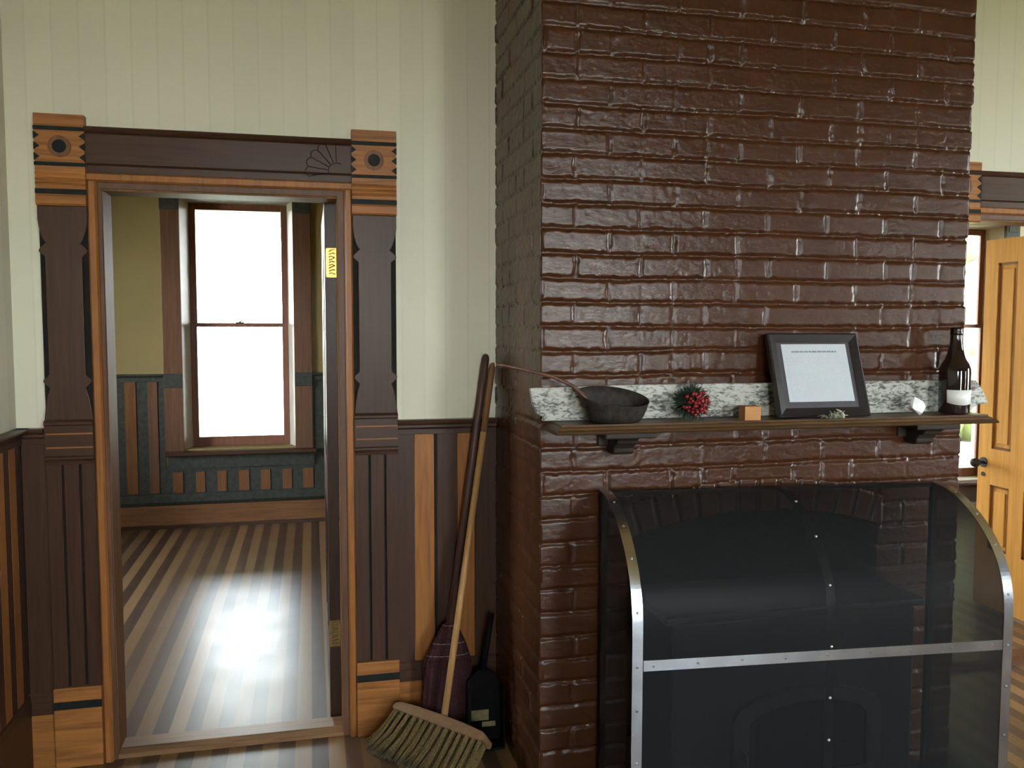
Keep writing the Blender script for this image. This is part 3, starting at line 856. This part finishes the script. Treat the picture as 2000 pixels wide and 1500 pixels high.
while len(spots) < 40 and tries < 4000:
    tries += 1
    gx, gz, gs = random.choice([(-.012, .004, .012), (-.012, .004, .012), (.018, .012, .008), (.017, -.014, .010), (.004, -.020, .010), (-.004, .014, .010)])
    dx = gx+random.gauss(0, gs); dz = gz+random.gauss(0, gs)
    if math.hypot(dx, dz) > .042: continue
    d = Vector((dx+.004, -math.sqrt(max(.0004, .053**2-dx*dx-dz*dz))+random.uniform(-.004, .004), dz-.002))
    if all((d-e).length > .0088 for e in spots): spots.append(d)
b0 = MB().ball((0, 0, 0), .0058, 10, 7).build('berry', M['berry'], wr, local=True)
b0.location = (c+spots[0])-Vector(wr.location)
for d in spots[1:]:
    q = b0.copy(); COL.objects.link(q); q.parent = wr; q.location = (c+d)-Vector(wr.location)
    s = random.uniform(.8, 1.15); q.scale = (s, s, s)

cb = MB(); s = .023
cb.box(-s*1.16, s*1.16, -s, s, 0, .044)
o = cb.build('wooden_block', M['cubewood'], bevel=.0015); o.location = (1.331, 2.432, SZ); o.rotation_euler = (0, 0, math.radians(-3))
tag(o, 'small plain wooden cube standing on the mantel between the berries and the frame', 'block')

# framed notice
fw, fh, ft = .326, .278, .020
fr = thing('picture_frame', 'black framed typed notice leaning on the bricks above the mantel', 'picture frame', (1.592, 2.418, SZ+.0072))
tilt = math.radians(-19)
def frot(mb):
    ca, sa = math.cos(tilt), math.sin(tilt)
    mb.v = [(x, y_*ca - z*sa, z*ca + y_*sa) for x, y_, z in mb.v]; return mb
m_ = MB(); w2 = fw/2
def fbar(pts): m_.add(pts[0], pts[1])
pr = [(0, ft), (0, .004), (.006, 0), (.014, .003), (.022, .006), (.030, .009), (.030, ft)]
cor = [(-w2, 0), (w2, 0), (w2, fh), (-w2, fh)]
dirs = [(1, 1), (-1, 1), (-1, -1), (1, -1)]
vs = []
for (cx, cz), (dx, dz) in zip(cor, dirs):
    for i_, yy in pr: vs.append((cx+dx*i_, yy, cz+dz*i_))
n = len(pr); fs = []
for k in range(4):
    for i in range(n):
        a = k*n+i; b_ = k*n+(i+1) % n; c1 = ((k+1) % 4)*n+(i+1) % n; d1 = ((k+1) % 4)*n+i
        fs.append((a, d1, c1, b_))
m_.add(vs, fs)
f0 = frot(m_).build('frame', M['frame_black'], fr, local=True)
frot(MB().box(-w2+.028, w2-.028, .011, .016, .028, fh-.028)).build('mat', M['mat_board'], fr, local=True)
pp = frot(MB().box(-.116, .118, .0095, .011, .050, .242)).build('paper', M['paper'], fr, local=True)
tx = MB(); random.seed(21)
def words(x0, x1, z, h, m, y0=.0090):
    x = x0
    while x < x1-.004:
        w = random.uniform(.006, .020)*(h/.0016 if h < .003 else 1.0)
        w = min(w, x1-x); tx.box(x, x+w, y0, .0095, z, z+h, m); x += w+.0025
words(-.082, .086, .214, .0052, 0)
z = .197
for rows, last in ((4, .35), (4, .45), (4, .28)):
    for r_ in range(rows):
        end = .104 if r_ < rows-1 else -.102+.206*last
        words(-.102, end, z, .0022, 1); z -= .0066
    z -= .0060
z -= .001
for w in (.028, .036, .042, .040, .030):   # short list at the foot
    words(-.100, -.100+w, z, .0022, 1); z -= .0066
frot(tx).build('typed_text', [M['ink'], M['ink_faint']], fr, local=True)
frot(MB().box(-w2+.004, w2-.004, .016, .0195, .004, fh-.004)).build('back_board', M['frame_black'], fr, local=True)

# dried lichen sprig at the foot of the frame
li = MB(); random.seed(8)
c0 = Vector((1.606, 2.400, SZ))
for i in range(46):
    a = random.uniform(0, math.pi); L = random.uniform(.015, .046)
    p0 = c0+Vector((random.uniform(-.024, .024), random.uniform(-.006, .006), .002))
    p2 = p0+Vector((math.cos(a)*L*.9, random.uniform(-.008, .004), abs(math.sin(a))*L*.55))
    p1 = (p0+p2)/2+Vector((random.uniform(-.006, .006), -.002, .007))
    p2.y = min(p2.y, 2.406); p1.y = min(p1.y, 2.406)
    li.tube([p0, p1, p2], [.0035, .0028, .0012], 5)
sp = li.build('lichen_sprig', M['lichen'])
tag(sp, 'small dried grey-green sprig lying at the foot of the framed notice', 'sprig')
MB().tube([(1.612, 2.397, SZ+.030), (1.625, 2.394, SZ+.024), (1.634, 2.393, SZ+.014), (1.636, 2.393, SZ+.003)], [.002, .0032, .0042, .0045], 7).build('twig', M['shell'], sp)

# white quartz
random.seed(4); q = MB()
pts = []
for i in range(26):
    d = Vector((random.gauss(0, 1), random.gauss(0, 1), random.gauss(0, 1))).normalized()
    pts.append((1.932+d.x*.031, 2.432+d.y*.020, SZ+.027+max(-.0268, d.z*.027)))
pts += [(1.924, 2.432, SZ+.062), (1.910, 2.435, SZ+.050), (1.955, 2.430, SZ+.036)]
import bmesh
bm = bmesh.new()
for p in pts: bm.verts.new(p)
r_ = bmesh.ops.convex_hull(bm, input=bm.verts)
bmesh.ops.delete(bm, geom=[g for g in r_['geom_interior'] if isinstance(g, bmesh.types.BMVert)], context='VERTS')
me = bpy.data.meshes.new('quartz_stone'); bm.to_mesh(me); bm.free(); me.materials.append(M['quartz'])
o = bpy.data.objects.new('quartz_stone', me); COL.objects.link(o)
tag(o, 'rough white stone on the mantel just left of the bottle', 'stone')

# bottle
bo = thing('bottle', 'dark brown glass bottle with a plain white label at the right end of the mantel', 'bottle', (2.096, 2.458, SZ))
c = (2.096, 2.458, SZ)
BP = [(1e-4, .004), (.036, .001), (.044, .002), (.048, .008), (.0485, .060), (.0490, .135), (.0480, .152), (.042, .168), (.033, .182), (.027, .198), (.0225, .222), (.0185, .250), (.0175, .268)]
MB().lathe(BP, c, 48).build('glass_body', M['bottle'], bo)
MB().lathe([(.0176, .262), (.0195, .264), (.0200, .272), (.0185, .276), (.0190, .280), (.0195, .286), (.0150, .288), (.0130, .280)], c, 32).build('lip', M['bottle'], bo)
lb = MB(); a0, a1 = math.radians(-158), math.radians(-38); n = 24; vs = []
for i in range(n+1):
    w = a0+(a1-a0)*i/n
    sag = .008*math.sin(math.pi*i/n)
    for z in (.040-sag, .082): vs.append((c[0]+.0497*math.cos(w), c[1]+.0497*math.sin(w), c[2]+z))
lb.add(vs, [(2*i, 2*i+2, 2*i+3, 2*i+1) for i in range(n)], 0, True)
o = lb.build('label', M['label'], bo)
so = o.modifiers.new('paper', 'SOLIDIFY'); so.thickness = .0004; so.offset = 0

# ---------------------------------------------------------------- fire screen (stands a few degrees off the wall)
fs_ = thing('fireplace_screen', 'curved spark screen of dark wire mesh with aluminium strips in front of the fireplace', 'fire screen', (.871, 2.528, .022), math.radians(-4.5))
SW = 1.150; BZ = .022
pf = [(0, 1.034), (.06, 1.032), (.12, 1.020), (.175, .998), (.232, .965), (.285, .922), (.325, .876), (.352, .828), (.368, .775), (.374, .72), (.375, .645), (.375, .45), (.375, .25), (.375, .024)]
pf = [(d, z-BZ) for d, z in pf]
def smooth_prof(pf, n=5):
    out = []
    for i in range(len(pf)-1):
        p0 = pf[max(i-1, 0)]; p1 = pf[i]; p2 = pf[i+1]; p3 = pf[min(i+2, len(pf)-1)]
        for k in range(n):
            t = k/n; r = []
            for q in range(2):
                r.append(.5*((2*p1[q])+(-p0[q]+p2[q])*t+(2*p0[q]-5*p1[q]+4*p2[q]-p3[q])*t*t+(-p0[q]+3*p1[q]-3*p2[q]+p3[q])*t**3))
            out.append(tuple(r))
    out.append(pf[-1]); return out
PF = smooth_prof(pf)
ms_ = MB()
k = len(PF)
nx = 40
vs = [(SW*i/nx, -d, z) for i in range(nx+1) for d, z in PF]
ms_.add(vs, [(i*k+j, i*k+j+1, (i+1)*k+j+1, (i+1)*k+j) for i in range(nx) for j in range(k-1)], 0, True)
ms_.build('mesh_front', M['mesh'], fs_, local=True)
for x in (.002, SW-.002):
    sd = MB(); pts = [(-d, z) for d, z in PF]+[(0, 0)]
    vs = [(x, a, b_) for a, b_ in pts]; sd.add(vs, [tuple(range(len(vs)))])
    sd.build('mesh_side', M['mesh'], fs_, local=True)
def strap(x0, x1, off, mat, name, i0=0, parent=fs_, th=.002):
    q = MB(); vs = []
    nP = []
    for i, (d, z) in enumerate(PF):
        a = PF[max(i-1, 0)]; b_ = PF[min(i+1, k-1)]
        t = Vector((b_[0]-a[0], b_[1]-a[1])).normalized(); nP.append((-t.y, t.x))
    for i in range(i0, k):
        d, z = PF[i]; nn = nP[i]
        for o_ in (off, off+th):
            for x in (x0, x1): vs.append((x, -(d+nn[0]*o_), z+nn[1]*o_))
    m = k-i0; f = []
    for i in range(m-1):
        a = i*4; b_ = a+4
        f += [(a+2, a+3, b_+3, b_+2), (a+1, a, b_, b_+1), (a, a+2, b_+2, b_), (a+3, a+1, b_+1, b_+3)]
    f += [(0, 1, 3, 2), (m*4-4, m*4-2, m*4-1, m*4-3)]
    q.add(vs, f, 0, False)
    return q.build(name, mat, parent, local=True)
def pt(s):   # point on the profile at arc share
    L = [0]
    for i in range(1, k): L.append(L[-1]+math.hypot(PF[i][0]-PF[i-1][0], PF[i][1]-PF[i-1][1]))
    t = s*L[-1]
    for i in range(1, k):
        if L[i] >= t:
            w = (t-L[i-1])/(L[i]-L[i-1]); a, b_ = PF[i-1], PF[i]
            tg = Vector((b_[0]-a[0], b_[1]-a[1])).normalized()
            return a[0]+(b_[0]-a[0])*w, a[1]+(b_[1]-a[1])*w, (-tg.y, tg.x)
def rivets(x, ss, mat, parent, off, r=.0042):
    for s in ss:
        d, z, nn = pt(s)
        p = Vector((x, -(d+nn[0]*off), z+nn[1]*off)); q = MB(); nv = Vector((0, -nn[0], nn[1]))
        q.tube([p-nv*.001, p+nv*.0015, p+nv*.0025], [r, r*.9, r*.3], 10)
        q.build('rivet', mat, parent, local=True)
for x0 in (.000, SW-.030):
    st = strap(x0, x0+.030, .0005, M['alu'], 'edge_strip')
    rivets(x0+.015, (.10, .19, .28, .40, .52, .62, .74, .86), M['rivet'], st, .0025)
rb = strap(.570, .596, -.004, M['dark_strip'], 'middle_rib')
rivets(.583, (.12, .24, .36, .50, .62, .72, .84), M['rivet_light'], rb, .0008)
cbz = .620-BZ
cbm = MB(); cbm.box(.032, SW-.032, -.3785, -.3755, cbz-.015, cbz+.015)
bar = cbm.build('cross_bar', M['alu'], fs_, local=True)
for i in range(9):
    x = .06+.128*i
    MB().tube([(x, -.3775, cbz+.002*(i % 3-1)), (x, -.380, cbz+.002*(i % 3-1))], .0036, 10).build('rivet', M['rivet'], bar, local=True)
for x in (.004, SW-.022):
    MB().box(x, x+.018, -.020, -.002, 0, 1.006).build('rear_post', M['dark_strip'], fs_, local=True)
MB().box(.004, SW-.004, -.016, -.002, .996, 1.008).build('rear_rail', M['dark_strip'], fs_, local=True)

# ---------------------------------------------------------------- stove inside the fireplace
sv = thing('wood_stove', 'black cast iron stove with an arched door, in the fireplace behind the mesh screen', 'stove', (1.44, 2.44, .022))
b_ = MB(); b_.box(1.03, 1.86, 2.315, 2.62, .085, .665); b_.box(1.005, 1.885, 2.300, 2.64, .665, .690)
b_.build('body', M['castiron'], sv, bevel=.008)
for x in (1.06, 1.79):
    for y_ in (2.335, 2.56):
        MB().prism([(x, .022), (x+.04, .022), (x+.05, .085), (x-.01, .085)], 'y', y_, y_+.04).build('leg', M['castiron'], sv, bevel=.004)
def archpts(x0, x1, zb, zs, zc, n=14):
    xm = (x0+x1)/2; hw = (x1-x0)/2
    return [(x0, zb)]+[(xm-hw*math.cos(math.pi*i/n), zs+(zc-zs)*math.sin(math.pi*i/n)) for i in range(n+1)]+[(x1, zb)]
do = MB(); A = archpts(1.228, 1.735, .12, .355, .440); B = archpts(1.278, 1.690, .165, .330, .398)
n = len(A)
vs = [(x, 2.296, z) for x, z in A]+[(x, 2.296, z) for x, z in B]+[(x, 2.316, z) for x, z in A]+[(x, 2.316, z) for x, z in B]
f = []
for i in range(n):
    j = (i+1) % n
    f += [(i, j, n+j, n+i), (i, 2*n+i, 2*n+j, j), (n+i, n+j, 3*n+j, 3*n+i)]
do.add(vs, f)
dd = do.build('door', M['castiron_edge'], sv)
MB().prism(list(B), 'y', 2.308, 2.312).build('glass', M['stoveglass'], dd)
MB().tube([(1.255, 2.296, .26), (1.255, 2.272, .26), (1.255, 2.268, .20)], .007, 8).build('handle', M['castiron_edge'], dd)

# ---------------------------------------------------------------- brooms and dustpan in the corner
cbm = thing('corn_broom', 'dark maroon corn broom leaning in the corner behind the push broom', 'broom', (.463, 3.10, 0))
neck = Vector((.492, 3.108, .445)); tp = Vector((.642, 3.168, 1.440))
MB().tube([neck-(tp-neck)*.10, neck+(tp-neck)*.5, tp-(tp-neck)*.02, tp-(tp-neck)*.006, tp], [.0145, .0145, .0145, .011, .004], 14).build('handle', M['handle_dark'], cbm)
hd = MB(); random.seed(2)
def section(t):   # t 0 neck -> 1 floor : centre, half width, half depth
    cx = neck.x+( .462-neck.x)*t; cy = neck.y+(3.085-neck.y)*t; z = neck.z*(1-t)+.004*t
    w = .018+(.088-.018)*min(1, (t/.33))**.8 if t < .33 else .088-.004*(t-.33)
    return cx, cy, z, w, (.018+.010*min(1, t*2))
rings = [0, .04, .1, .17, .25, .33, .45, .6, .8, 1]
vs = []; nn = 40
for t in rings:
    cx, cy, z, w, dpt = section(t)
    for j in range(nn):
        a = 2*math.pi*j/nn; rg = 1+.05*math.sin(13*a)+.04*random.uniform(-1, 1)
        vs.append((cx+w*math.cos(a)*rg, cy+dpt*math.sin(a)*rg, z))
hd.add(vs, [(i*nn+j, i*nn+(j+1) % nn, (i+1)*nn+(j+1) % nn, (i+1)*nn+j) for i in range(len(rings)-1) for j in range(nn)], 0, False)
hd.f.append(tuple(range(nn))); hd.m.append(0); hd.sm.append(False)
for i in range(150):   # loose straws on the outside
    u = random.uniform(-1, 1); pth = []
    for t in (.3, .5, .75, 1):
        cx, cy, z, w, dpt = section(t); uu = u*(1+.05*(t-.3))
        pth.append((cx+w*uu*.97, cy-dpt*math.sqrt(max(0, 1-min(1, uu*uu)))*1.05-.001, max(z, .003)))
    hd.tube(pth, .0014, 4)
tag(hd.build('broomcorn', M['corn'], cbm), kind='stuff')
for t in (.02, .17, .27):
    sti = MB()
    cx, cy, z, w, dpt = section(t)
    for s in range(9):
        a0 = math.pi+math.pi*(s+.15)/9; a1 = math.pi+math.pi*(s+.6)/9
        sti.tube([(cx+w*1.03*math.cos(a), cy+dpt*1.09*math.sin(a), z) for a in (a0, (a0+a1)/2, a1)], .0018, 5)
    sti.tube([(cx+w*1.03*math.cos(a), cy+dpt*1.07*math.sin(a), z) for a in [math.pi+math.pi*q/16 for q in range(17)]], .0010, 5)
    sti.build('stitching', M['stitch'], cbm)

pb = thing('push_broom', 'push broom with a wooden block, pale bristles and a slim wooden handle in the corner', 'broom', (.44, 2.97, 0))
A_ = Vector((.300, 3.110, .135)); B_ = Vector((.578, 2.815, .120))
ax = (B_-A_).normalized(); br = Vector((-.55, -.46, -.60)); br = (br-ax*br.dot(ax)).normalized(); wd = ax.cross(br)
def blk(u, v, w): return A_+ax*u+br*v+wd*w
Lk = (B_-A_).length; bk = MB()
ol = [(-.008, .012), (-.002, -.004), (.02, -.014), (.10, -.019), (Lk/2, -.021), (Lk-.10, -.019), (Lk-.02, -.014), (Lk+.002, -.004), (Lk+.006, .012), (Lk, .020), (0, .020)]
n = len(ol); vs = [blk(u, v, w) for w in (-.032, .032) for u, v in ol]
bk.add(vs, [tuple(range(n)), tuple(reversed(range(n, 2*n)))]+[(i+n, (i+1) % n+n, (i+1) % n, i) for i in range(n)])
bo_ = bk.build('block', M['blockwood'], pb, bevel=.006)
hpt = blk(Lk*.50, -.012, 0); htop = Vector((.664, 3.150, 1.408))
dv = htop-hpt
MB().tube([hpt, hpt+dv*.35, hpt+dv*.80], [.0125, .0122, .0120], 14).build('handle', M['handle_pale'], pb)
MB().tube([hpt+dv*.80, hpt+dv*.985, htop], [.0120, .0118, .006], 14).build('grip', M['handle_brown'], pb)
random.seed(9); bs = MB()
for i in range(14):
    for j in range(3):
        u = .014+(Lk-.028)*i/13+(.004 if j == 1 else 0); w = -.024+.022*j
        fan = (i-6.5)/6.5*.02; tx_ = random.uniform(-.009, .009); tw = random.uniform(-.006, .006)
        for s in range(26):
            ox = random.gauss(0, .0028); ow = random.gauss(0, .0035)
            p0 = blk(u+ox, .018, w+ow)
            Ln = random.uniform(.150, .170)
            p2 = p0+br*Ln+ax*(fan+tx_+ox*1.1-.012)+wd*(tw+ow*1.2)
            p1 = p0+br*Ln*.55+ax*(fan*.3+tx_*.5+ox*.6-.004)+wd*tw*.4
            if p2.z < .004: p2.z = .004+random.random()*.004
            if p1.z < .004: p1.z = .006
            pm = p1+(p2-p1)*.8
            bs.tube([p0, p1, pm], [.0013, .0014, .0014], 4, 0, cap=False)
            bs.tube([pm, p2], [.0014, .0011], 4, 1)
tag(bs.build('bristles', [M['bristle'], M['bristle_tip']], pb), kind='stuff')

du = thing('dustpan', 'black upright dustpan with a worn label, half hidden beside the push broom', 'dustpan', (.615, 3.02, 0))
q = MB(); q.prism([(.540, .004), (.672, .004), (.668, .235), (.625, .275), (.585, .275), (.545, .235)], 'y', 3.045, 3.052)
q.box(.540, .546, 2.975, 3.05, .004, .225); q.box(.667, .673, 2.975, 3.05, .004, .225); q.box(.540, .673, 2.97, 3.05, .002, .010)
q.build('pan', M['blackplastic'], du, bevel=.003)
MB().tube([(.606, 3.050, .268), (.628, 3.075, .38), (.650, 3.10, .47)], .011, 10).build('handle', M['blackplastic'], du)
lt = MB(); lt.box(.560, .625, 3.042, 3.0452, .085, .125); lt.box(.600, .650, 3.042, 3.0452, .060, .078)
lt.build('worn_label', M['tagcard'], du)

# ---------------------------------------------------------------- daylight
w = bpy.data.worlds.new('World'); sc.world = w; w.use_nodes = True
nt = w.node_tree; bg = nt.nodes['Background']
tc = nt.nodes.new('ShaderNodeTexCoord'); sp_ = nt.nodes.new('ShaderNodeSeparateXYZ')
nt.links.new(tc.outputs['Generated'], sp_.inputs[0])
cr = ramp(nt, [(.0, (.95, .97, 1.0)), (.5, (.97, .98, 1.0)), (.62, (.90, .96, 1.0)), (1.0, (.50, .68, 1.0))], math_(nt, 'ADD', math_(nt, 'MULTIPLY', sp_.outputs[2], .5), .5))
# the sky on the sunny side (behind the viewer) is brighter than on the shaded side
side = N(nt, 'ShaderNodeMapRange'); side.inputs[1].default_value = -.3; side.inputs[2].default_value = .8
side.inputs[3].default_value = 64; side.inputs[4].default_value = 50
nt.links.new(sp_.outputs[1], side.inputs[0]); nt.links.new(side.outputs[0], bg.inputs['Strength'])
nt.links.new(cr, bg.inputs['Color'])
sl = bpy.data.lights.new('sun', 'SUN'); sl.energy = 1000; sl.color = (1, .93, .80); sl.angle = .01
so_ = bpy.data.objects.new('sun', sl); COL.objects.link(so_)
so_.rotation_euler = Vector((-.35, .62, -.80)).to_track_quat('-Z', 'Y').to_euler()

# ---------------------------------------------------------------- camera
yaw, pit, rol = math.radians(13.17), math.radians(3.94), math.radians(-.1)
fwd = Vector((math.sin(yaw)*math.cos(pit), math.cos(yaw)*math.cos(pit), -math.sin(pit)))
rt = Vector((math.cos(yaw), -math.sin(yaw), 0)); up = rt.cross(fwd)
r2 = rt*math.cos(rol)-up*math.sin(rol); u2 = rt*math.sin(rol)+up*math.cos(rol)
cd = bpy.data.cameras.new('Camera'); cd.sensor_width = 36; cd.lens = 1680/2000*36; cd.clip_start = .05
cam = bpy.data.objects.new('Camera', cd); COL.objects.link(cam)
m4 = Matrix((r2, u2, -fwd)).transposed().to_4x4(); m4.translation = (0, 0, 1.55)
cam.matrix_world = m4
sc.camera = cam

sc.view_settings.view_transform = 'Standard'; sc.view_settings.look = 'None'
sc.view_settings.exposure = 0; sc.view_settings.gamma = 1; sc.view_settings.use_curve_mapping = False
sc.cycles.max_bounces = 10; sc.cycles.diffuse_bounces = 6; sc.cycles.glossy_bounces = 4
sc.cycles.transparent_max_bounces = 16; sc.cycles.transmission_bounces = 4
sc.cycles.caustics_reflective = False; sc.cycles.caustics_refractive = False
sc.cycles.sample_clamp_indirect = 8
sc.cycles.use_denoising = True
